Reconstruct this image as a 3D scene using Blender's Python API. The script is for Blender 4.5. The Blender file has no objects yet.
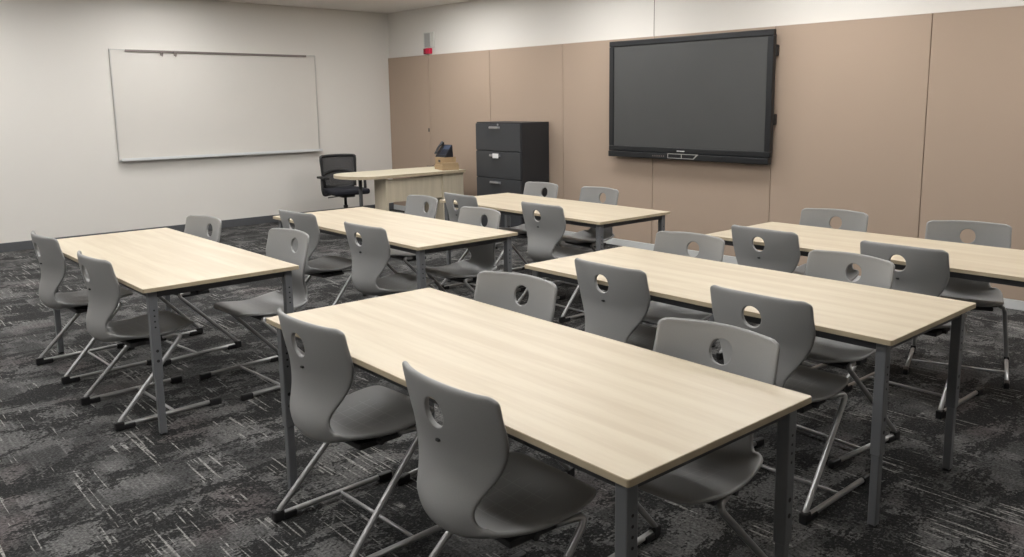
import bpy, bmesh, math, random
from mathutils import Vector, Matrix
random.seed(7)
scene = bpy.context.scene
COL = scene.collection
PI = math.pi

# ------------------------------------------------------------------ materials
def new_mat(name):
    m = bpy.data.materials.new(name); m.use_nodes = True
    nt = m.node_tree
    b = next(n for n in nt.nodes if n.type == 'BSDF_PRINCIPLED')
    return m, nt, b

def N(nt, typ, **kw):
    n = nt.nodes.new(typ)
    for k, v in kw.items():
        setattr(n, k, v)
    return n

def val(nt, sock, v):
    if hasattr(v, 'is_output') or isinstance(v, bpy.types.NodeSocket):
        nt.links.new(v, sock)
    else:
        sock.default_value = v

def math_n(nt, op, a, b=0.0, c=None, clamp=False):
    n = N(nt, 'ShaderNodeMath', operation=op, use_clamp=clamp)
    val(nt, n.inputs[0], a); val(nt, n.inputs[1], b)
    if c is not None: val(nt, n.inputs[2], c)
    return n.outputs[0]

def mix_c(nt, f, a, b, mode='MIX'):
    n = N(nt, 'ShaderNodeMix', data_type='RGBA', blend_type=mode)
    val(nt, n.inputs['Factor'], f)
    val(nt, n.inputs[6], a if not isinstance(a, tuple) else (*a, 1)[:4])
    val(nt, n.inputs[7], b if not isinstance(b, tuple) else (*b, 1)[:4])
    return n.outputs[2]

def smooth(nt, v, lo, hi):
    n = N(nt, 'ShaderNodeMapRange', interpolation_type='SMOOTHSTEP')
    val(nt, n.inputs[0], v); n.inputs[1].default_value = lo; n.inputs[2].default_value = hi
    return n.outputs[0]

def pos_scaled(nt, scale, coord='Object', offset=(0, 0, 0), rot=(0, 0, 0)):
    if coord == 'World':
        src = N(nt, 'ShaderNodeNewGeometry').outputs['Position']
    else:
        src = N(nt, 'ShaderNodeTexCoord').outputs[coord]
    mp = N(nt, 'ShaderNodeMapping')
    mp.inputs['Scale'].default_value = scale
    mp.inputs['Location'].default_value = offset
    mp.inputs['Rotation'].default_value = rot
    nt.links.new(src, mp.inputs[0])
    return mp.outputs[0]

def noise(nt, vec, scale, detail=2.0, rough=0.5, dist=0.0):
    n = N(nt, 'ShaderNodeTexNoise')
    nt.links.new(vec, n.inputs['Vector'])
    n.inputs['Scale'].default_value = scale
    n.inputs['Detail'].default_value = detail
    n.inputs['Roughness'].default_value = rough
    n.inputs['Distortion'].default_value = dist
    return n.outputs[0]

def bump(nt, b, h, strength, distance=0.002):
    n = N(nt, 'ShaderNodeBump')
    n.inputs['Strength'].default_value = strength
    n.inputs['Distance'].default_value = distance
    nt.links.new(h, n.inputs['Height'])
    nt.links.new(n.outputs[0], b.inputs['Normal'])

def simple(name, col, rough=0.5, metal=0.0, nscale=60.0, var=0.06, bmp=0.0, coord='Object', spec=0.5):
    """one colour with a slight procedural mottling"""
    m, nt, b = new_mat(name)
    v = pos_scaled(nt, (1, 1, 1), coord)
    f = noise(nt, v, nscale, 3.0)
    dark = tuple(c * (1 - var) for c in col); lite = tuple(min(1, c * (1 + var)) for c in col)
    c = mix_c(nt, f, dark, lite)
    nt.links.new(c, b.inputs['Base Color'])
    b.inputs['Roughness'].default_value = rough
    b.inputs['Metallic'].default_value = metal
    b.inputs['Specular IOR Level'].default_value = spec
    if bmp: bump(nt, b, f, bmp)
    return m

M = {}
M['wall'] = simple('wall_paint', (.71, .685, .645), .75, nscale=250, var=.015, bmp=.05, coord='World')
M['ceiling'] = simple('ceiling_board', (.80, .77, .74), .9, nscale=120, var=.04, coord='World')
M['white_trim'] = simple('white_trim', (.60, .61, .61), .5, nscale=30, var=.02)
M['dark_base'] = simple('dark_rubber_base', (.085, .088, .095), .5, nscale=30, var=.1)
M['chair_plastic'] = None
M['tube'] = simple('grey_tube_metal', (.36, .36, .36), .34, .55, 40, .05)
M['black'] = simple('black_plastic', (.010, .010, .011), .5, nscale=80, var=.2)
M['bracket'] = simple('bracket_plastic', (.025, .025, .027), .5, nscale=80, var=.2)
M['leg'] = simple('table_leg_paint', (.150, .156, .165), .42, .1, 200, .05)
M['rail'] = simple('table_rail_paint', (.055, .057, .062), .45, .1, 200, .05)
M['rim'] = simple('groove_brown', (.10, .07, .05), .8, nscale=50, var=.1, coord='World')
M['alu'] = simple('brushed_aluminium', (.52, .51, .49), .38, .5, 100, .05)
M['alu_dark'] = simple('dark_aluminium', (.20, .17, .16), .45, .4, 100, .05)
M['board'] = simple('whiteboard_enamel', (.66, .635, .595), .22, nscale=4, var=.012, coord='World')
M['bezel'] = simple('display_bezel', (.007, .008, .010), .30, nscale=60, var=.1)
M['screen'] = simple('display_glass', (.056, .057, .057), .42, nscale=3, var=.06, coord='World')
M['cab'] = simple('cabinet_steel', (.020, .022, .026), .42, .1, 200, .08)
M['cab_front'] = simple('cabinet_drawer_steel', (.040, .043, .049), .40, .1, 200, .08)
M['handle'] = simple('handle_metal', (.42, .42, .44), .3, .8, 60, .05)
M['label'] = simple('label_paper', (.75, .75, .74), .7, nscale=90, var=.05)
M['mesh_dark'] = None
M['fabric_navy'] = simple('navy_seat_fabric', (.012, .013, .020), .9, nscale=400, var=.3, bmp=.2)
M['phone'] = simple('phone_plastic', (.022, .022, .027), .4, nscale=60, var=.1)
M['phone_keys'] = simple('phone_face', (.045, .06, .10), .35, nscale=220, var=.5)
M['strobe_red'] = simple('strobe_red', (.62, .012, .06), .4, nscale=30, var=.08)
M['strobe_dark'] = simple('strobe_dark_lettering', (.10, .004, .012), .5, nscale=30, var=.1)
M['grille'] = simple('speaker_grille', (.36, .36, .35), .6, nscale=300, var=.1)
M['wall_plate'] = simple('speaker_plate', (.62, .62, .58), .5, nscale=30, var=.02)

def plastic():
    m, nt, b = new_mat('grey_chair_plastic')
    obj = N(nt, 'ShaderNodeTexCoord').outputs['Object']
    f = noise(nt, obj, 300, 2)
    # embossed grid of thin lines on the sitting area
    sep = N(nt, 'ShaderNodeSeparateXYZ'); nt.links.new(obj, sep.inputs[0])
    x, y, z = sep.outputs
    def line(c, period):
        t = math_n(nt, 'FRACT', math_n(nt, 'MULTIPLY', c, 1 / period))
        return math_n(nt, 'LESS_THAN', t, .07)
    g = math_n(nt, 'MAXIMUM', line(math_n(nt, 'ADD', x, 1.0), .05), line(math_n(nt, 'ADD', y, 1.0), .05))
    lim = math_n(nt, 'MULTIPLY', math_n(nt, 'LESS_THAN', math_n(nt, 'ABSOLUTE', x), .125),
                 math_n(nt, 'MULTIPLY', math_n(nt, 'GREATER_THAN', y, .15), math_n(nt, 'LESS_THAN', y, .335)))
    g = math_n(nt, 'MULTIPLY', g, lim)
    c = mix_c(nt, f, (.238, .238, .236), (.270, .270, .267))
    c = mix_c(nt, math_n(nt, 'MULTIPLY', g, .45), c, (.36, .36, .36))
    nt.links.new(c, b.inputs['Base Color'])
    b.inputs['Roughness'].default_value = .47
    bump(nt, b, f, .12, .0006)
    return m
M['chair_plastic'] = plastic()

def wood(name, c1, c2, axis='X', rough=.42):
    m, nt, b = new_mat(name)
    sc = (1, 14, 14) if axis == 'X' else ((14, 1, 14) if axis == 'Y' else (14, 14, 1))
    info = N(nt, 'ShaderNodeObjectInfo')
    v = pos_scaled(nt, sc)
    add = N(nt, 'ShaderNodeVectorMath', operation='ADD'); nt.links.new(v, add.inputs[0])
    comb = N(nt, 'ShaderNodeCombineXYZ')
    r = math_n(nt, 'MULTIPLY', info.outputs['Random'], 30)
    for i in range(3): nt.links.new(r, comb.inputs[i])
    nt.links.new(comb.outputs[0], add.inputs[1])
    v = add.outputs[0]
    a = noise(nt, v, 1.1, 5, .6, .25)
    fine = noise(nt, v, 9, 4, .7)
    f = math_n(nt, 'ADD', math_n(nt, 'MULTIPLY', smooth(nt, a, .34, .68), .72), math_n(nt, 'MULTIPLY', fine, .3))
    c = mix_c(nt, f, c1, c2)
    nt.links.new(c, b.inputs['Base Color'])
    b.inputs['Roughness'].default_value = rough
    return m
M['wood'] = wood('light_birch_top', (.480, .400, .290), (.580, .513, .393))
M['edge'] = wood('birch_edge_band', (.42, .35, .24), (.50, .42, .30))
M['desk_wood'] = wood('desk_maple_top', (.60, .54, .405), (.66, .61, .48), 'Y')
M['desk_panel'] = wood('desk_maple_panel', (.50, .44, .33), (.60, .53, .41), 'Z', .6)
M['carton'] = simple('corrugated_cardboard', (.36, .255, .145), .8, nscale=30, var=.08)
M['panel'] = simple('tackable_fabric_panel', (.400, .310, .243), .92, nscale=700, var=.05, bmp=.15, coord='World', spec=.2)
M['panel_edge'] = simple('panel_edge_trim', (.50, .42, .35), .6, nscale=80, var=.05, coord='World')

def mesh_fabric():
    m, nt, b = new_mat('chair_back_mesh')
    v = pos_scaled(nt, (1, 1, 1))
    w = noise(nt, v, 500, 1)
    c = mix_c(nt, w, (.02, .02, .022), (.06, .06, .065))
    nt.links.new(c, b.inputs['Base Color']); b.inputs['Roughness'].default_value = .8
    b.inputs['Alpha'].default_value = .72
    return m
M['mesh_dark'] = mesh_fabric()

def carpet():
    m, nt, b = new_mat('carpet_charcoal_patterned')
    P = N(nt, 'ShaderNodeNewGeometry').outputs['Position']
    sep = N(nt, 'ShaderNodeSeparateXYZ'); nt.links.new(P, sep.inputs[0])
    x, y = sep.outputs[0], sep.outputs[1]
    def vec(ax, ay, off=0.0, z=0.0):
        c = N(nt, 'ShaderNodeCombineXYZ')
        nt.links.new(math_n(nt, 'MULTIPLY_ADD', x, ax, off), c.inputs[0])
        nt.links.new(math_n(nt, 'MULTIPLY_ADD', y, ay, off * .7), c.inputs[1])
        if not isinstance(z, float): nt.links.new(z, c.inputs[2])
        return c.outputs[0]
    # carpet planks: 0.25 wide across Y, 1 m along X, each with its own random offset
    row = math_n(nt, 'FLOOR', math_n(nt, 'MULTIPLY', y, 1 / .27))
    xs = math_n(nt, 'ADD', math_n(nt, 'MULTIPLY', x, 1 / 1.05), math_n(nt, 'MULTIPLY', row, .37))
    colm = math_n(nt, 'FLOOR', xs)
    cc = N(nt, 'ShaderNodeCombineXYZ'); nt.links.new(row, cc.inputs[0]); nt.links.new(colm, cc.inputs[1])
    wn = N(nt, 'ShaderNodeTexWhiteNoise', noise_dimensions='2D'); nt.links.new(cc.outputs[0], wn.inputs[0])
    tile = math_n(nt, 'MULTIPLY', wn.outputs[0], 13.0)
    # wide ragged dark bands, longer across Y
    g1 = noise(nt, vec(95, 75, 4.0), 1.0, 3, .65)
    g2 = noise(nt, vec(42, 30, 14.0), 1.0, 2, .6)
    a = noise(nt, vec(5.4, 2.5, 3.1, math_n(nt, 'MULTIPLY', wn.outputs[0], .55)), 1.0, 7, .66, .6)
    a = math_n(nt, 'ADD', a, math_n(nt, 'MULTIPLY', math_n(nt, 'SUBTRACT', math_n(nt, 'ADD', g1, g2), 1.0), .30))
    dark = smooth(nt, a, .475, .54)
    # mid grey patch tone per plank area
    p = noise(nt, vec(3.0, 4.2, 8.3, tile), 1.0, 2, .5)
    base = mix_c(nt, smooth(nt, p, .40, .58), (.040, .040, .040), (.090, .089, .088))
    warm = noise(nt, vec(1.6, 1.6, 21.0), 1.0, 2, .5)
    base = mix_c(nt, math_n(nt, 'MULTIPLY', smooth(nt, warm, .56, .7), .5), base, (.085, .070, .070))
    darkc = mix_c(nt, noise(nt, vec(38, 30, 1.0), 1.0, 3, .7), (.003, .003, .0035), (.024, .024, .024))
    c = mix_c(nt, dark, darkc, base)
    # fine thread lines running along X
    th = noise(nt, vec(1.8, 95, 5.0, tile), 1.0, 2, .6)
    c = mix_c(nt, math_n(nt, 'MULTIPLY', smooth(nt, th, .40, .75), .45), c, mix_c(nt, 1.0, c, (1.9, 1.9, 1.9), 'MULTIPLY'))
    # pale dashes along X
    st = smooth(nt, noise(nt, vec(3.6, 80, 11.0, tile), 1.0, 1, .5), .605, .65)
    gate = smooth(nt, noise(nt, vec(2.6, 3.4, 15.0, tile), 1.0, 2, .5), .52, .57)
    brk = smooth(nt, noise(nt, vec(60, 60, 2.0), 1.0, 2, .5), .33, .48)
    k = math_n(nt, 'MULTIPLY', math_n(nt, 'MULTIPLY', st, gate), brk)
    c = mix_c(nt, math_n(nt, 'MULTIPLY', k, .85), c, (.27, .265, .255))
    c = mix_c(nt, .8, c, mix_c(nt, 1.0, c, mix_c(nt, smooth(nt, g1, .3, .7), (.35, .35, .35), (1.7, 1.7, 1.7)), 'MULTIPLY'))
    # pile
    pile = noise(nt, vec(420, 420, 0.0), 1.0, 2, .6)
    c = mix_c(nt, .55, c, mix_c(nt, 1.0, c, mix_c(nt, pile, (.25, .25, .25), (1.8, 1.8, 1.8)), 'MULTIPLY'))
    spk = smooth(nt, noise(nt, vec(110, 90, 9.0), 1.0, 1, .5), .60, .70)
    c = mix_c(nt, math_n(nt, 'MULTIPLY', spk, .22), c, (.24, .24, .23))
    nt.links.new(c, b.inputs['Base Color'])
    b.inputs['Roughness'].default_value = .92
    b.inputs['Specular IOR Level'].default_value = .12
    b.inputs['Sheen Weight'].default_value = .03
    b.inputs['Sheen Roughness'].default_value = .5
    bump(nt, b, pile, .5, .003)
    return m
M['carpet'] = carpet()

def emit(name, col, s):
    m, nt, b = new_mat(name)
    b.inputs['Base Color'].default_value = (.8, .8, .8, 1)
    b.inputs['Emission Color'].default_value = (*col, 1)
    b.inputs['Emission Strength'].default_value = s
    return m

# ------------------------------------------------------------------ mesh helpers
def add_box(bm, lo, hi, mi=0, bevel=0.0, seg=2):
    r = bmesh.ops.create_cube(bm, size=1.0)
    vs = r['verts']
    lo = Vector(lo); hi = Vector(hi); c = (lo + hi) / 2; s = hi - lo
    for v in vs: v.co = Vector((v.co.x * s.x + c.x, v.co.y * s.y + c.y, v.co.z * s.z + c.z))
    fs = set(f for v in vs for f in v.link_faces)
    for f in fs: f.material_index = mi
    if bevel > 0:
        es = list(set(e for v in vs for e in v.link_edges))
        rr = bmesh.ops.bevel(bm, geom=es, offset=bevel, segments=seg, affect='EDGES', profile=.5)
        for f in rr['faces']: f.material_index = mi
    return vs

def catmull(pts, n=6, closed=False):
    out = []
    P = [Vector(p) for p in pts]
    for i in range(len(P) - 1):
        p0 = P[max(i - 1, 0)]; p1 = P[i]; p2 = P[i + 1]; p3 = P[min(i + 2, len(P) - 1)]
        for k in range(n):
            t = k / n
            out.append(.5 * ((2 * p1) + (-p0 + p2) * t + (2 * p0 - 5 * p1 + 4 * p2 - p3) * t * t + (-p0 + 3 * p1 - 3 * p2 + p3) * t ** 3))
    out.append(P[-1].copy())
    return out

def fillet(pts, rad, seg=6):
    """polyline with rounded corners"""
    P = [Vector(p) for p in pts]; out = [P[0]]
    for i in range(1, len(P) - 1):
        r = rad[i] if isinstance(rad, (list, tuple)) else rad
        a = (P[i - 1] - P[i]); b = (P[i + 1] - P[i])
        la, lb = a.length, b.length; a.normalize(); b.normalize()
        d = min(r, la * .48, lb * .48)
        A = P[i] + a * d; B = P[i] + b * d
        for k in range(seg + 1):
            t = k / seg
            out.append((1 - t) ** 2 * A + 2 * t * (1 - t) * P[i] + t * t * B)
    out.append(P[-1]); return out

def add_tube(bm, pts, r, seg=10, mi=0, caps=True):
    P = [Vector(p) for p in pts]
    rings = []
    up = None
    for i, p in enumerate(P):
        t = (P[min(i + 1, len(P) - 1)] - P[max(i - 1, 0)]).normalized()
        if up is None:
            up = t.orthogonal().normalized()
        else:
            up = (up - t * up.dot(t)).normalized()
        s = t.cross(up)
        rr = r[i] if isinstance(r, (list, tuple)) else r
        rings.append([bm.verts.new(p + (up * math.cos(2 * PI * k / seg) + s * math.sin(2 * PI * k / seg)) * rr) for k in range(seg)])
    for a, b in zip(rings, rings[1:]):
        for k in range(seg):
            f = bm.faces.new((a[k], a[(k + 1) % seg], b[(k + 1) % seg], b[k])); f.material_index = mi; f.smooth = True
    if caps:
        f = bm.faces.new(list(reversed(rings[0]))); f.material_index = mi
        f = bm.faces.new(rings[-1]); f.material_index = mi
    return rings

def add_prism(bm, poly, z0, z1, mi_top=0, mi_side=None):
    """poly: list of (x,y) counter-clockwise, extruded between z0 and z1"""
    if mi_side is None: mi_side = mi_top
    lo = [bm.verts.new((x, y, z0)) for x, y in poly]; hi = [bm.verts.new((x, y, z1)) for x, y in poly]
    f = bm.faces.new(hi); f.material_index = mi_top
    f = bm.faces.new(list(reversed(lo))); f.material_index = mi_side
    n = len(poly)
    for i in range(n):
        f = bm.faces.new((lo[i], lo[(i + 1) % n], hi[(i + 1) % n], hi[i])); f.material_index = mi_side

def add_disc(bm, c, n, r, depth, seg=12, mi=0, ry=None):
    n = Vector(n).normalized(); c = Vector(c)
    u = n.orthogonal().normalized(); w = n.cross(u)
    a = [bm.verts.new(c + (u * math.cos(2 * PI * k / seg) + w * math.sin(2 * PI * k / seg)) * r) for k in range(seg)]
    b = [bm.verts.new(v.co + n * depth) for v in a]
    f = bm.faces.new(b); f.material_index = mi
    f = bm.faces.new(list(reversed(a))); f.material_index = mi
    for k in range(seg):
        f = bm.faces.new((a[k], a[(k + 1) % seg], b[(k + 1) % seg], b[k])); f.material_index = mi

def obj(name, bm, mats, parent=None, loc=(0, 0, 0), rotz=0.0):
    bmesh.ops.recalc_face_normals(bm, faces=bm.faces[:])
    me = bpy.data.meshes.new(name); bm.to_mesh(me); bm.free()
    for m in (mats if isinstance(mats, (list, tuple)) else [mats]): me.materials.append(m)
    o = bpy.data.objects.new(name, me); COL.objects.link(o)
    o.location = loc; o.rotation_euler = (0, 0, rotz)
    if parent: o.parent = parent
    return o

def bx(lo, hi, bevel=0.0, mi=0):
    bm = bmesh.new(); add_box(bm, lo, hi, mi, bevel); return bm

def thing(name, label, cat, loc=(0, 0, 0), rotz=0.0, group=None):
    o = bpy.data.objects.new(name, None); COL.objects.link(o); o.empty_display_size = .1
    o.location = loc; o.rotation_euler = (0, 0, rotz); o['label'] = label; o['category'] = cat
    if group: o['group'] = group
    return o

def struct(name, bm, m, loc=(0, 0, 0)):
    o = obj(name, bm, m, None, loc); o['kind'] = 'structure'; return o

def tag(o, label, cat, group=None):
    o['label'] = label; o['category'] = cat
    if group: o['group'] = group
    return o

def bake(o):
    """apply the modifiers so that copies share plain mesh data"""
    dg = bpy.context.evaluated_depsgraph_get(); dg.update()
    me = bpy.data.meshes.new_from_object(o.evaluated_get(dg)); me.name = o.name
    o.modifiers.clear(); o.data = me

def dup(root, loc, rotz, label, group):
    r = root.copy(); COL.objects.link(r); r.location = loc; r.rotation_euler = (0, 0, rotz)
    r['label'] = label; r['group'] = group
    for ch in list(root.children):
        c = ch.copy(); COL.objects.link(c); c.parent = r
        for g in list(ch.children):
            d = g.copy(); COL.objects.link(d); d.parent = c
    return r

# ------------------------------------------------------------------ the room
XL, YP, ZC, ZP = -10.60, 6.777, 2.884, 2.241      # whiteboard wall, panelled wall, ceiling, panel top
XR, YB = 2.6, -3.0
T = .15
struct('floor', bx((XL - T, YB - T, -.1), (XR + T, YP + T, 0)), M['carpet'])
struct('ceiling', bx((XL - T, YB - T, ZC), (XR + T, YP + T, ZC + .1)), M['ceiling'])
struct('wall_left', bx((XL - T, YB - T, 0), (XL, YP + T, ZC)), M['wall'])
struct('wall_right', bx((XR, YB - T, 0), (XR + T, YP + T, ZC)), M['wall'])
struct('wall_back', bx((XL, YB - T, 0), (XR, YB, ZC)), M['wall'])
bm = bmesh.new()
add_box(bm, (XL, YP, 0), (XR, YP + T, ZC), 0)
add_box(bm, (-5.592, YP - .0015, ZP), (-5.586, YP + .002, ZC), 1)     # joint in the plaster above the panels
struct('wall_front', bm, [M['wall'], M['rim']])
struct('baseboard_left', bx((XL, YB, 0), (XL + .012, YP, .10), .003), M['dark_base'])
struct('baseboard_front', bx((XL + .02, YP - .034, 0), (XR, YP - .0005, .072), .003), M['white_trim'])

# tan wall panels, one object each, with a narrow open joint between them
seams = [-10.597, -9.575, -8.240, -6.910, -5.562, -4.156, -2.775, -1.46, -.13, 1.2, 2.55]
bm = bx((XL + .002, YP - .004, .072), (XR - .002, YP - .0002, ZP - .003)); struct('trim_1', bm, M['rim'])
plabel = ['tan fabric wall panel in the corner next to the white wall', 'tan wall panel behind the phone and desk end',
          'tan wall panel behind the black filing cabinet', 'tan wall panel left of the wall display',
          'tan wall panel behind the left half of the wall display', 'tan wall panel behind the right half of the wall display',
          'tan wall panel right of the wall display', 'tan wall panel at the right edge of the photo']
for i in range(len(seams) - 1):
    bm = bmesh.new()
    add_box(bm, (seams[i] + .003, YP - .028, .074), (seams[i + 1] - .003, YP - .0045, ZP - .004), 0, .003, 1)
    add_box(bm, (seams[i] + .003, YP - .030, ZP - .004), (seams[i + 1] - .003, YP - .0045, ZP), 1)
    p = obj('wall_panel', bm, [M['panel'], M['panel_edge']])
    tag(p, plabel[min(i, 7)], 'wall panel', 'tan panels along the wall')
    if i == 0:
        b2 = bmesh.new(); add_box(b2, (-9.612, YP - .036, 1.185), (-9.590, YP - .028, 1.235), 0, .002)
        obj('lock', b2, M['black'], p)
    if i >= 8:
        bpy.data.objects.remove(p)

# ------------------------------------------------------------------ recessed ceiling lights
led = emit('light_diffuser', (1.0, .988, .968), 10.3)
rows = [(5.72, [-8.35, -5.95, -3.55, -1.15, 1.25]), (3.45, [-9.3, -6.9, -4.5, -2.1]), (1.18, [-9.3, -6.9, -4.5, -2.1]), (-1.1, [-9.3, -6.9, -4.5, -2.1])]
first = None
for Y, xs_ in rows:
    for X in xs_:
        lab = 'recessed rectangular white light panel in the ceiling'
        if first is None:
            first = thing('ceiling_light', lab, 'ceiling light', (X, Y, ZC), 0, 'recessed ceiling lights')
            b2 = bmesh.new()
            for lo, hi in [((-.61, -.31, -.012), (.61, -.285, 0)), ((-.61, .285, -.012), (.61, .31, 0)),
                           ((-.61, -.285, -.012), (-.585, .285, 0)), ((.585, -.285, -.012), (.61, .285, 0))]:
                add_box(b2, lo, hi)
            obj('frame', b2, M['white_trim'], first)
            obj('diffuser', bx((-.584, -.284, -.007), (.584, .284, -.001)), led, first)
        else:
            dup(first, (X, Y, ZC), 0, lab, 'recessed ceiling lights')

# ------------------------------------------------------------------ whiteboard
wb = thing('whiteboard', 'large wide magnetic whiteboard with thin metal frame on the white wall', 'whiteboard', (XL, 4.26, .93))
y0, y1, z0, z1 = -1.31, 1.31, 0.0, 1.315
obj('writing_surface', bx((.004, y0 + .01, z0 + .01), (.018, y1 - .01, z1 - .01)), M['board'], wb)
bm = bmesh.new()
add_box(bm, (.0, y0, z1 - .014), (.024, y1, z1)); add_box(bm, (.0, y0, z0), (.024, y1, z0 + .012))
add_box(bm, (.0, y0, z0 + .012), (.024, y0 + .013, z1 - .014)); add_box(bm, (.0, y1 - .013, z0 + .012), (.024, y1, z1 - .014))
obj('frame', bm, M['alu'], wb)
bm = bmesh.new()
add_box(bm, (.024, y0 + .01, z0 + .004), (.085, y1 + .01, z0 + .018), 0, .003)
add_box(bm, (.078, y0 + .01, z0 + .004), (.088, y1 + .01, z0 + .038), 0, .003)
obj('marker_tray', bm, M['white_trim'], wb)
bm = bmesh.new(); add_box(bm, (.024, y0 + .17, z1 - .028), (.038, y1 - .14, z1 - .002), 0, .002)
rail = obj('map_rail', bm, M['alu_dark'], wb); rail['label'] = 'dark map rail along the top'
for yy in (y0 + .58, y0 + .74):
    bm = bmesh.new(); add_box(bm, (.038, yy - .018, z1 - .062), (.048, yy + .018, z1 - .006), 0, .003)
    add_tube(bm, [(.05, yy, z1 - .055), (.062, yy, z1 - .062), (.058, yy, z1 - .075)], .004, 8)
    obj('map_hook', bm, M['alu_dark'], rail)

# ------------------------------------------------------------------ alarm speaker strobe
st = thing('alarm_strobe', 'white wall speaker with a red alarm strobe strip above the tan panels', 'alarm', (-9.57, YP, 2.25))
obj('back_plate', bx((-.125, -.02, .085), (.125, -.0005, .30), .006), M['wall_plate'], st)
bm = bmesh.new(); add_box(bm, (-.085, -.028, .10), (.045, -.02, .285), 0, .003)
for k in range(12): add_box(bm, (-.08, -.0295, .108 + k * .0145), (.04, -.028, .114 + k * .0145))
obj('grille', bm, M['grille'], st)
obj('strobe', bx((-.03, -.055, .005), (.065, -.0005, .08), .008), M['strobe_red'], st)
bm = bmesh.new()
add_box(bm, (-.085, -.05, .003), (-.031, -.0005, .078), 0, .004)
for zz, ww in ((.012, .03), (.028, .03), (.044, .03), (.060, .03)):
    add_box(bm, (-.072, -.052, zz), (-.045, -.05, zz + .006), 1)
o_ = obj('lens_housing', bm, [M['strobe_dark'], M['strobe_red']], st)

# ------------------------------------------------------------------ wall display
tv = thing('wall_display', 'large black wall-mounted interactive flat display on the tan panels', 'display', (-5.098, YP - .03, .995))
W2 = .992
bm = bmesh.new()
add_box(bm, (-W2 + .03, -.07, .10), (W2 - .03, .0, 1.18), 0, .01)
obj('housing', bm, M['bezel'], tv)
bm = bmesh.new()     # bezel: outer frame, four bars with a stepped inner lip
for lo, hi in [((-W2, -.105, 1.158), (W2, -.06, 1.214)), ((-W2, -.105, .065), (W2, -.06, .118)),
               ((-W2, -.105, .118), (-W2 + .062, -.06, 1.158)), ((W2 - .062, -.105, .118), (W2, -.06, 1.158))]:
    add_box(bm, lo, hi, 0, .006)
obj('bezel', bm, M['bezel'], tv)
bm = bmesh.new(); add_box(bm, (-W2 + .055, -.094, .112), (W2 - .055, -.085, 1.163), 0)
obj('screen', bm, M['screen'], tv)
bm = bmesh.new(); add_box(bm, (-W2 - .004, -.112, .0), (W2 - .01, -.05, .062), 0, .008)
bar = obj('speaker_bar', bm, M['bezel'], tv)
bm = bmesh.new()     # silver outlined parallelogram plate
def para(bm, x0, x1, za, zb, sl, ya, yb, mi):
    vs = [(x0, za), (x1, za), (x1 + sl, zb), (x0, zb)]
    a = [bm.verts.new((x, ya, z)) for x, z in vs]; b = [bm.verts.new((x, yb, z)) for x, z in vs]
    for f in (a, list(reversed(b))):
        bm.faces.new(f).material_index = mi
    for i in range(4): bm.faces.new((a[i], b[i], b[(i + 1) % 4], a[(i + 1) % 4])).material_index = mi
para(bm, -.175, .150, .014, .062, .055, -.1155, -.111, 0)
para(bm, -.167, -.005, .020, .056, .0, -.1165, -.1155, 1)
para(bm, .005, .142, .020, .056, .036, -.1165, -.1155, 1)
obj('control_plate', bm, [M['alu'], M['bezel']], bar)
bm = bmesh.new()
for k in range(6): add_box(bm, (-.375 + k * .028, -.1135, .024), (-.362 + k * .028, -.111, .038), 0)
obj('button_row', bm, M['alu_dark'], bar)
bm = bmesh.new()     # tiny maker's mark, unreadable at this size
for k, w in enumerate((.012, .010, .012, .010, .012, .010)): add_box(bm, (-.065 + k * .0165, -.1065, .082), (-.065 + k * .0165 + w, -.105, .094), 0)
obj('emblem', bm, M['label'], tv)
for zz in (.36, .98):
    bm = bmesh.new(); add_box(bm, (W2 - .035, -.055, zz), (W2 + .004, -.005, zz + .10), 0, .008)
    obj('side_grip', bm, M['black'], tv)

# ------------------------------------------------------------------ filing cabinet
cx0, cx1, cy0, cy1, ch = -7.965, -7.135, 6.285, 6.735, 1.352
fc = thing('filing_cabinet', 'tall black steel lateral filing cabinet with four drawers against the tan wall', 'cabinet', ((cx0 + cx1) / 2, cy0, 0))
w = (cx1 - cx0) / 2
bm = bmesh.new()
add_box(bm, (-w, .018, .03), (w, cy1 - cy0, ch), 0, .004)
add_box(bm, (-w + .02, .03, 0), (w - .02, cy1 - cy0 - .02, .03), 0)
obj('body', bm, M['cab'], fc)
zs = [.04, .355, .685, 1.01, ch - .012]
for k in range(4):
    d = obj('drawer', bx((-w + .006, -.004, zs[k] + .005), (w - .006, .018, zs[k + 1] - .005), .004), M['cab_front'], fc)
    bm = bmesh.new()
    zz = zs[k + 1] - .052
    add_box(bm, (-.145, -.012, zz - .014), (.055, -.004, zz + .014), 0, .003)
    add_box(bm, (-.13, -.03, zz - .010), (.04, -.012, zz + .010), 0, .005)
    obj('handle', bm, M['handle'], d)
    if k == 2:
        bm = bmesh.new(); add_box(bm, (-.06, -.033, zz - .030), (.05, -.030, zz + .026), 0, .001)
        q = obj('paper_tag', bm, M['label'], d)
bm = bmesh.new(); add_disc(bm, (.02, -.004, ch - .028), (0, -1, 0), .012, .008, 14)
obj('lock', bm, M['handle'], fc)

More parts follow.
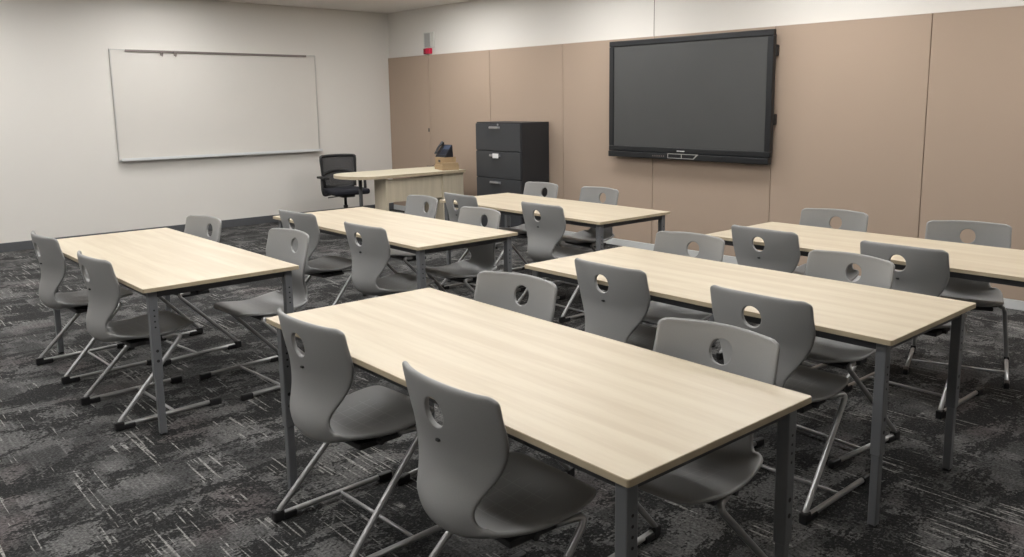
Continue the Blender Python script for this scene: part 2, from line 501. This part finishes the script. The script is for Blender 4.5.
# ------------------------------------------------------------------ teacher's desk
dk = thing('teacher_desk', 'light maple teacher desk with a rounded end near the far corner', 'desk', (-8.575, 5.5, 0))
poly = []
xa, xb, ya, yb = .375, -.375, -.47, .80       # local
poly += [(xa, yb), (xb, yb)]
n = 22
for k in range(n + 1):
    a = PI - PI * k / n
    poly.append((xb * 1.0 * (-math.cos(a)) * -1 if False else .375 * math.cos(a), ya - .30 * math.sin(a)))
poly = list(reversed(poly)) if False else poly
bm = bmesh.new(); add_prism(bm, poly, .722, .757, 0, 1)
obj('desktop', bm, [M['desk_wood'], M['edge']], dk)
obj('end_panel', bx((.07, -.34, 0), (.335, -.312, .722), .002), M['desk_panel'], dk)
obj('modesty_panel', bx((.29, -.312, .43), (.312, .47, .700), .002), M['desk_panel'], dk)
bm = bmesh.new(); add_box(bm, (-.34, .47, .03), (.335, .79, .722), 0, .003); add_box(bm, (-.32, .49, 0), (.31, .77, .03), 1)
pd = obj('pedestal', bm, [M['desk_panel'], M['black']], dk)
for k in range(3):
    dd = obj('drawer', bx((-.355, .482, .05 + k * .222), (-.34, .778, .262 + k * .222), .002), M['desk_panel'], pd)
bm = bmesh.new(); add_tube(bm, [(.06, -.52, .0), (.06, -.52, .722)], .022, 16); add_disc(bm, (.06, -.52, .712), (0, 0, 1), .06, .010, 20)
add_disc(bm, (.06, -.52, 0), (0, 0, 1), .034, .02, 20)
pp = obj('post', bm, M['rail'], dk); pp['label'] = 'dark round post under the rounded end'

# cardboard box and desk phone
bxm = bmesh.new()
add_box(bxm, (-.15, -.11, 0), (.15, .11, .065), 0, .003)
add_box(bxm, (-.15, -.10, .065), (.07, .10, .155), 0, .003)
add_box(bxm, (-.02, -.1025, .095), (.05, -.10, .125), 1)
add_box(bxm, (.071, -.1, .066), (.15, .1, .09), 0)
cb = obj('cardboard_box', bxm, [M['carton'], M['black']], None, (-8.40, 6.155, .757), -.30)
tag(cb, 'small brown cardboard box on the desk end, under the phone', 'box')
PZ = .757 + .155
ph = thing('desk_phone', 'dark desk telephone with handset standing on the cardboard box', 'phone', (-8.44, 6.155, PZ), .05)
bm = bmesh.new()     # wedge base, tilted face
v = [(-.10, -.07, 0), (.10, -.07, 0), (.10, .06, 0), (-.10, .06, 0), (-.10, -.065, .02), (.10, -.065, .02), (.10, .05, .155), (-.10, .05, .155)]
V = [bm.verts.new(p) for p in v]
for f in [(3, 2, 1, 0), (4, 5, 6, 7), (0, 1, 5, 4), (1, 2, 6, 5), (2, 3, 7, 6), (3, 0, 4, 7)]: bm.faces.new([V[i] for i in f])
bmesh.ops.bevel(bm, geom=bm.edges[:], offset=.004, segments=2, affect='EDGES')
obj('base', bm, M['phone'], ph)
bm = bmesh.new()
t = Vector((0, .115, .135)).normalized(); nn = Vector((0, -t.z, t.y))
def onface(x, s, h): return Vector((x, -.065, .02)) + t * s + nn * h
for (xa_, xb_, sa, sb, mi) in [(-.03, .09, .10, .16, 0)]:
    q = [onface(xa_, sa, .003), onface(xb_, sa, .003), onface(xb_, sb, .003), onface(xa_, sb, .003)]
    q2 = [onface(xa_, sa, -.001), onface(xb_, sa, -.001), onface(xb_, sb, -.001), onface(xa_, sb, -.001)]
    a = [bm.verts.new(p) for p in q]; b = [bm.verts.new(p) for p in q2]
    bm.faces.new(a); bm.faces.new(list(reversed(b)))
    for i in range(4): bm.faces.new((a[i], b[i], b[(i + 1) % 4], a[(i + 1) % 4]))
obj('display', bm, M['phone_keys'], ph)
bm = bmesh.new()
for i in range(4):
    for j in range(4):
        c = onface(-.018 + i * .032, .018 + j * .02, .001)
        add_box(bm, c - Vector((.011, .006, .003)), c + Vector((.011, .006, .004)))
obj('keypad', bm, M['phone_keys'], ph)
bm = bmesh.new()
pts = [onface(-.072, .005, .022), onface(-.075, .04, .034), onface(-.076, .09, .040), onface(-.075, .145, .034), onface(-.072, .185, .022)]
add_tube(bm, catmull(pts, 4), [.024, .024, .022, .019, .016, .015, .015, .015, .015, .015, .015, .016, .018, .021, .024, .025, .025][:17], 12)
obj('handset', bm, M['phone'], ph)
bm = bmesh.new()
pts = [(-.10, .02, .02), (-.16, .04, .03), (-.24, .10, -.02), (-.36, .16, -.08), (-.50, .2, -.148), (-.58, .16, -.151)]
add_tube(bm, catmull(pts, 6), .0035, 6)
obj('phone_cord', bm, M['phone'], ph)

# ------------------------------------------------------------------ task chair
tc = thing('task_chair', 'black mesh-back swivel task chair with armrests beside the white wall', 'office chair', (-9.70, 5.44, 0), -.10)
# faces +X locally; back at -x
bm = bmesh.new()
def backpt(yy, z): return (-.20 - .09 * max(0, z - .5) - .05 * (abs(yy) / .24) ** 2 * -1, yy, z)
outer = [(-.20, .50), (-.225, .62), (-.236, .78), (-.24, .87), (-.215, .90), (0, .905), (.215, .90), (.24, .87), (.236, .78), (.225, .62), (.20, .50)]
path = catmull([backpt(a, b) for a, b in outer], 4)
add_tube(bm, path, .019, 10)
add_tube(bm, catmull([backpt(a, b) for a, b in [(-.20, .50), (-.1, .485), (0, .48), (.1, .485), (.20, .50)]], 4), .026, 10)
add_tube(bm, catmull([backpt(a, b) for a, b in [(-.235, .66), (-.1, .70), (0, .71), (.1, .70), (.235, .66)]], 4), .022, 10)
obj('back_frame', bm, M['black'], tc)
bm = bmesh.new()
g = [[bm.verts.new(backpt(-.235 + .47 * i / 10, .49 + .405 * j / 12)) for i in range(11)] for j in range(13)]
for j in range(12):
    for i in range(10): bm.faces.new((g[j][i], g[j][i + 1], g[j + 1][i + 1], g[j + 1][i])).smooth = True
o_ = obj('back_mesh', bm, M['mesh_dark'], tc)
sm = o_.modifiers.new('s', 'SOLIDIFY'); sm.thickness = .003
bm = bmesh.new(); add_box(bm, (-.21, -.245, .41), (.26, .245, .485), 0, .03, 4)
for f in bm.faces: f.smooth = True
obj('seat', bm, M['fabric_navy'], tc)
for s in (-1, 1):
    bm = bmesh.new()
    add_tube(bm, fillet([(-.02, s * .20, .415), (-.02, s * .285, .405), (-.02, s * .30, .46), (-.03, s * .30, .625)], .03, 5), .019, 10)
    add_box(bm, (-.13, s * .30 - .035, .622), (.12, s * .30 + .035, .652), 0, .012, 3)
    obj('armrest', bm, M['black'], tc)
bm = bmesh.new(); add_tube(bm, [(0, 0, .10), (0, 0, .26)], .030, 14); add_tube(bm, [(0, 0, .26), (0, 0, .38)], .018, 14)
add_box(bm, (-.12, -.09, .37), (.12, .09, .412), 0, .01)
add_box(bm, (-.26, -.03, .40), (-.1, .03, .425), 0, .004)
add_tube(bm, fillet([(-.13, 0, .41), (-.25, 0, .41), (-.24, 0, .50)], .05, 5), .018, 10)
add_tube(bm, [(0.02, -.08, .385), (0.02, -.25, .375)], .007, 8)
obj('column', bm, M['black'], tc)
bm = bmesh.new()
for k in range(5):
    a = 2 * PI * k / 5 + .3
    add_tube(bm, [(0, 0, .105), (.15 * math.cos(a), .15 * math.sin(a), .095), (.29 * math.cos(a), .29 * math.sin(a), .062)], [.026, .022, .016], 8)
base = obj('star_base', bm, M['black'], tc)
for k in range(5):
    a = 2 * PI * k / 5 + .3
    c = Vector((.285 * math.cos(a), .285 * math.sin(a), .027)); tdir = Vector((-math.sin(a), math.cos(a), 0))
    bm = bmesh.new(); add_disc(bm, c - tdir * .024, tdir, .027, .018, 16); add_disc(bm, c + tdir * .006, tdir, .027, .018, 16)
    add_tube(bm, [c - tdir * .02, c + tdir * .02], .008, 8); add_tube(bm, [c, c + Vector((0, 0, .04))], .008, 8)
    obj('caster', bm, M['black'], base)

# ------------------------------------------------------------------ classroom tables
LT, DT, HT, TT = 1.957, .790, .74, .019
def make_table(label, loc, rotz):
    t = thing('classroom_table', label, 'table', loc, rotz, 'long light wood classroom tables')
    bm = bmesh.new()
    poly = []
    r = .008
    for cx, cy, a0 in ((LT - r, r, -90), (LT - r, DT - r, 0), (r, DT - r, 90), (r, r, 180)):
        for k in range(4):
            a = math.radians(a0 + 30 * k); poly.append((cx + r * math.cos(a), cy + r * math.sin(a)))
    add_prism(bm, poly, HT - TT, HT - .0015, 1, 1)
    ins = [((x - LT / 2) * .9985 + LT / 2, (y - DT / 2) * .9965 + DT / 2) for x, y in poly]
    add_prism(bm, ins, HT - .003, HT, 0, 1)
    obj('tabletop', bm, [M['wood'], M['edge']], t)
    i0, lw = .030, .040
    zt = HT - TT
    for x0, y0_, x1, y1_, nm in ((i0 + lw, i0 + .006, LT - i0 - lw, i0 + .034, 'side_rail'), (i0 + lw, DT - i0 - .034, LT - i0 - lw, DT - i0 - .006, 'side_rail'),
                                 (i0 + .006, i0 + lw, i0 + .034, DT - i0 - lw, 'end_rail'), (LT - i0 - .034, i0 + lw, LT - i0 - .006, DT - i0 - lw, 'end_rail')):
        obj(nm, bx((x0, y0_, zt - .036), (x1, y1_, zt), .002), M['rail'], t)
    for cx in (0, 1):
        for cy in (0, 1):
            X0 = i0 if cx == 0 else LT - i0 - lw; Y0 = i0 if cy == 0 else DT - i0 - lw
            bm = bmesh.new()
            add_box(bm, (X0, Y0, .285), (X0 + lw, Y0 + lw, zt), 0, .004)
            s = .004
            add_box(bm, (X0 + s, Y0 + s, .006), (X0 + lw - s, Y0 + lw - s, .285), 0, .004)
            for nx in (-1, 1):      # height-adjustment holes
                fx = X0 + lw if nx > 0 else X0
                for zz in (.625, .597, .570, .542): add_disc(bm, (fx - nx * .0005, Y0 + lw / 2, zz), (nx, 0, 0), .0045, .001, 10, 1)
                for zz in (.425, .375): add_disc(bm, (fx - nx * .0005, Y0 + lw / 2, zz), (nx, 0, 0), .0075, .001, 12, 1)
            L = obj('leg', bm, [M['leg'], M['black']], t)
            bm = bmesh.new(); add_disc(bm, (X0 + lw / 2, Y0 + lw / 2, 0), (0, 0, 1), .018, .010, 14)
            obj('leveling_foot', bm, M['black'], L)
    return t
TAB = {'A': (-5.9602, 1.1428, .0134), 'B': (-5.9767, 2.7194, 0), 'C': (-3.1065, 1.3568, -.0166),
       'D': (-3.1815, 2.8159, -.0005), 'E': (-5.9013, 4.2325, -.0086), 'F': (-3.0997, 4.2805, -.0007)}
TLAB = {'A': 'light wood table at the far left, in front of the whiteboard wall',
        'B': 'light wood table in the middle of the left row, in front of the teacher desk',
        'C': 'light wood table nearest the camera, in the foreground centre',
        'D': 'light wood table directly behind the foreground one, ending right of centre',
        'E': 'farthest light wood table, in front of the filing cabinet',
        'F': 'light wood table along the tan wall, cut off by the right photo edge'}
table0 = None
for k in 'ABCDEF':
    x, y, a = TAB[k]
    if table0 is None: table0 = make_table(TLAB[k], (x, y, 0), a)
    else: dup(table0, (x, y, 0), a, TLAB[k], 'long light wood classroom tables')

# ------------------------------------------------------------------ stacking chair with one-piece shell
# local frame: faces +Y, rear feet at y = 0
PROF = [  # y, z, half width, wing (edge displacement along the front-facing normal)
    (.000, .853, .188, .042), (-.002, .851, .206, .047), (-.002, .844, .213, .050), (.000, .820, .216, .054), (.004, .780, .216, .058),
    (.010, .740, .217, .062), (.018, .700, .216, .063), (.026, .665, .207, .058), (.029, .630, .190, .050), (.027, .595, .167, .041),
    (.020, .560, .144, .032), (.011, .530, .130, .027), (.003, .500, .126, .028), (.000, .470, .133, .038), (.006, .443, .147, .049),
    (.024, .421, .165, .054), (.052, .411, .180, .054), (.090, .410, .191, .048), (.130, .413, .197, .037), (.180, .419, .201, .022),
    (.240, .427, .204, .010), (.300, .437, .206, .004), (.350, .446, .204, .002), (.400, .455, .196, .000), (.435, .456, .180, -.002),
    (.455, .449, .158, -.004), (.462, .438, .125, -.004)]
def shell_mesh():
    # dense curve
    dense = []
    n = len(PROF)
    V4 = [Vector((p[0], p[1], p[2] * 1.045, p[3])) for p in PROF]
    for i in range(n - 1):
        p0, p1, p2, p3 = V4[max(i - 1, 0)], V4[i], V4[i + 1], V4[min(i + 2, n - 1)]
        for k in range(10):
            t = k / 10
            dense.append(.5 * ((2 * p1) + (-p0 + p2) * t + (2 * p0 - 5 * p1 + 4 * p2 - p3) * t * t + (-p0 + 3 * p1 - 3 * p2 + p3) * t ** 3))
    dense.append(V4[-1])
    s = [0.0]
    for a, b in zip(dense, dense[1:]): s.append(s[-1] + math.hypot(b[0] - a[0], b[1] - a[1]))
    tot = s[-1]
    def at(q):
        q = max(0, min(tot, q))
        lo, hi = 0, len(s) - 1
        while hi - lo > 1:
            m = (lo + hi) // 2
            if s[m] <= q: lo = m
            else: hi = m
        f = (q - s[lo]) / max(1e-9, s[hi] - s[lo])
        return dense[lo].lerp(dense[hi], f)
    # arc length where z = .762 on the back
    sh = next(s[i] for i in range(len(s)) if dense[i][1] <= .762)
    def S(q, x):          # x real lateral coordinate within half width
        p = at(q)
        a, b = at(q - .012), at(q + .012)
        t = Vector((b[0] - a[0], b[1] - a[1])).normalized()
        nrm = Vector((-t.y, t.x))
        w = p[2]; v = x / w
        d = p[3] * abs(v) ** 2.1
        drop = -.005 * v * v if q < .05 else 0
        return Vector((x, p[0] + nrm.x * d, p[1] + nrm.y * d + drop * max(0, 1 - q / .05)))
    bm = bmesh.new()
    ds = .0155
    k0 = int(sh / ds)
    rows = [sh + (i - k0) * ds for i in range(int(tot / ds) + 1) if 0 <= sh + (i - k0) * ds <= tot]
    rows[0] = 0.0 if rows[0] < ds * .6 else rows[0]
    if rows[0] > 0: rows = [0.0] + rows
    if tot - rows[-1] > ds * .4: rows.append(tot)
    else: rows[-1] = tot
    ih = min(range(len(rows)), key=lambda i: abs(rows[i] - sh))
    NC = 26; mc = NC // 2
    grid = []
    for q in rows:
        w = at(q)[2]
        grid.append([bm.verts.new(S(q, w * (-1 + 2 * j / NC))) for j in range(NC + 1)])
    H = 3
    for i in range(len(rows) - 1):
        for j in range(NC):
            if ih - H <= i < ih + H and mc - H <= j < mc + H: continue
            bm.faces.new((grid[i][j], grid[i + 1][j], grid[i + 1][j + 1], grid[i][j + 1]))
    for i in range(ih - H + 1, ih + H):
        for j in range(mc - H + 1, mc + H):
            bm.verts.remove(grid[i][j])
    # ring round the hole
    loop = [(ih - H, mc - H + k) for k in range(2 * H)] + [(ih - H + k, mc + H) for k in range(2 * H)] + \
           [(ih + H, mc + H - k) for k in range(2 * H)] + [(ih + H - k, mc - H) for k in range(2 * H)]
    outer = [grid[i][j] for i, j in loop]
    RX, RS = .0415, .0435
    def ell(sc):
        out = []
        for i, j in loop:
            dx = (j - mc) / H; dy = (i - ih) / H
            # square to circle angle
            a = math.atan2(dy, dx)
            out.append(bm.verts.new(S(sh + RS * sc * math.sin(a), RX * sc * math.cos(a))))
        return out
    mid = ell(1.09); inn = ell(1.0)
    for A, B in ((outer, mid), (mid, inn)):
        for k in range(len(A)):
            bm.faces.new((A[k], A[(k + 1) % len(A)], B[(k + 1) % len(A)], B[k]))
    for f in bm.faces: f.smooth = True
    bmesh.ops.recalc_face_normals(bm, faces=bm.faces[:])
    # make normals face the sitter (front/up)
    f0 = max(bm.faces, key=lambda f: f.calc_center_median().y)
    if f0.normal.z < 0: bmesh.ops.reverse_faces(bm, faces=bm.faces[:])
    me = bpy.data.meshes.new('shell'); bm.to_mesh(me); bm.free(); me.materials.append(M['chair_plastic'])
    o = bpy.data.objects.new('shell', me); COL.objects.link(o)
    so = o.modifiers.new('solid', 'SOLIDIFY'); so.thickness = .015; so.offset = -1; so.use_even_offset = False
    ss = o.modifiers.new('sub', 'SUBSURF'); ss.levels = 1; ss.render_levels = 1
    bake(o)
    return o

def make_chair():
    t = thing('school_chair', '', 'chair', (0, 0, 0))
    sh = shell_mesh(); sh.parent = t
    bm = bmesh.new(); add_box(bm, (-.0075, .0005, .672), (.0075, .0125, .680), 0, .002)
    pl = obj('plug', bm, M['black'], t)
    for s in (-1, 1):
        bm = bmesh.new()
        R = .0115; zf = .0215
        pts = [(s * .175, .11, .424), (s * .19, .20, .424), (s * .232, .335, .440), (s * .236, .345, .40), (s * .257, .004, .028), (s * .257, .03, zf), (s * .257, .50, zf)]
        pts = [(s * .188, .270, .409), (s * .218, .366, .418), (s * .257, -.012, zf), (s * .257, .50, zf)]
        add_tube(bm, fillet(pts, [0, .10, .045, 0], 10), R, 12)
        fr = obj('side_frame', bm, M['tube'], t)
        bm = bmesh.new(); add_box(bm, (s * .257 - .0145, -.012, 0), (s * .257 + .0145, .078, .028), 0, .006)
        add_box(bm, (s * .257 - .0155, -.018, 0), (s * .257 + .0155, .026, .044), 0, .006)
        obj('glide', bm, M['black'], fr)
        bm = bmesh.new(); add_box(bm, (s * .257 - .014, .455, 0), (s * .257 + .014, .522, .035), 0, .007)
        obj('glide', bm, M['black'], fr)
    bm = bmesh.new(); add_tube(bm, [(-.252, .275, .0225), (.252, .275, .0225)], .0075, 10)
    obj('cross_bar', bm, M['tube'], t)
    bm = bmesh.new()
    add_box(bm, (-.165, .12, .376), (.165, .30, .400), 0, .006)
    add_tube(bm, [(-.185, .20, .392), (.185, .20, .392)], .011, 10)
    obj('seat_bracket', bm, M['bracket'], t)
    return t

CH = {
'A1': (-5.475, 1.045, .05), 'A2': (-4.51, 1.06, .05), 'A3': (-5.482, 2.055, .12), 'A4': (-4.514, 2.187, .06),
'B1': (-5.337, 2.567, .10), 'B2': (-4.442, 2.571, .043), 'B3': (-5.42, 3.765, -.051), 'B4': (-4.488, 3.607, -.009),
'C1': (-2.605, 1.255, .03), 'C2': (-1.758, 1.228, -.03), 'C3': (-2.605, 2.295, .12), 'C4': (-1.535, 2.235, .07),
'D1': (-2.525, 2.715, -.025), 'D2': (-1.717, 2.695, -.003), 'D3': (-2.759, 3.716, .038), 'D4': (-1.829, 3.744, -.10),
'E1': (-5.378, 4.022, -.044), 'E2': (-4.413, 4.042, -.013), 'E3': (-5.528, 5.162, -.025), 'E4': (-4.831, 5.199, -.033),
'F1': (-2.600, 4.126, -.046), 'F2': (-1.790, 4.132, -.017), 'F3': (-2.688, 5.202, .10), 'F4': (-1.858, 5.234, .32)}
SPECIAL = {
'A1': 'grey plastic chair at the left edge, leftmost chair of all, back to camera',
'A2': 'grey plastic chair at the left table\'s near side, beside its front leg',
'A3': 'grey plastic chair behind the left table, before the white wall, only its back showing',
'A4': 'grey plastic chair facing us behind the left table\'s right corner, whole seat showing',
'B1': 'grey plastic chair on the middle left table\'s near side, closest to the whiteboard',
'B2': 'grey plastic chair on the middle left table\'s near side, closest to its front leg',
'B3': 'grey plastic chair facing us right in front of the teacher desk panel',
'B4': 'grey plastic chair facing us behind the right end of the middle left table',
'C1': 'grey plastic chair at the foreground table\'s near side, beside its left leg',
'C2': 'nearest and largest grey plastic chair, back to camera at the foreground table',
'C3': 'pale-lit grey chair facing us behind the foreground table\'s left half',
'C4': 'pale-lit grey chair facing us behind the foreground table\'s right end',
'D1': 'dark grey chair, back to camera, at the left end of the second nearest table',
'D2': 'dark grey chair, back to camera, directly behind the foreground table\'s right far chair',
'D3': 'grey chair facing us behind the second table, below the wall display\'s left part',
'D4': 'grey chair facing us behind the second table\'s right half',
'E1': 'grey chair back to camera at the farthest table, below the filing cabinet\'s left side',
'E2': 'grey chair back to camera at the farthest table, its full curved back visible',
'E3': 'grey chair facing us behind the farthest table, just before the black filing cabinet',
'E4': 'grey chair facing us behind the farthest table, against the bare tan wall',
'F1': 'dark grey chair, back to camera, left end of the table along the tan wall',
'F2': 'dark grey chair, back to camera, middle of the table along the tan wall',
'F3': 'grey chair facing us against the tan wall, below right of the display',
'F4': 'grey chair facing us against the tan wall at the right photo edge, slightly turned'}
chair0 = make_chair()
for i, k in enumerate(sorted(CH)):
    x, y, a = CH[k]
    rz = a + (PI if k[1] in '34' else 0)
    if i == 0:
        chair0.location = (x, y, 0); chair0.rotation_euler = (0, 0, rz); chair0['label'] = SPECIAL[k]; chair0['group'] = 'grey plastic classroom chairs'
    else:
        dup(chair0, (x, y, 0), rz, SPECIAL[k], 'grey plastic classroom chairs')

# ------------------------------------------------------------------ world, camera, view
w = bpy.data.worlds.new('world'); scene.world = w; w.use_nodes = True
w.node_tree.nodes['Background'].inputs[0].default_value = (.05, .05, .05, 1)
w.node_tree.nodes['Background'].inputs[1].default_value = 1

yaw, pitch, roll = 0.8298010539607082, 0.1618883185536104, -0.009698172081343107
c, s = math.cos(yaw), math.sin(yaw)
F = Vector((-s, c, 0)); R = Vector((c, s, 0)); U = Vector((0, 0, 1))
cp, sp = math.cos(pitch), math.sin(pitch)
f2 = F * cp - U * sp; u2 = U * cp + F * sp
cr, sr = math.cos(roll), math.sin(roll)
r3 = R * cr + u2 * sr; u3 = u2 * cr - R * sr
cam = bpy.data.cameras.new('camera'); co = bpy.data.objects.new('camera', cam); COL.objects.link(co)
co.matrix_world = Matrix(((r3.x, u3.x, -f2.x, 0), (r3.y, u3.y, -f2.y, 0), (r3.z, u3.z, -f2.z, 1.58695), (0, 0, 0, 1)))
cam.sensor_width = 36; cam.lens = 821.2513 / 1024 * 36
cam.shift_x = -(537.0318 - 512) / 1024; cam.shift_y = (235.8854 - 278.5) / 1024
cam.clip_start = .05
scene.camera = co

vs = scene.view_settings
vs.view_transform = 'Standard'; vs.look = 'None'; vs.gamma = 1; vs.use_curve_mapping = False
vs.exposure = 0.57
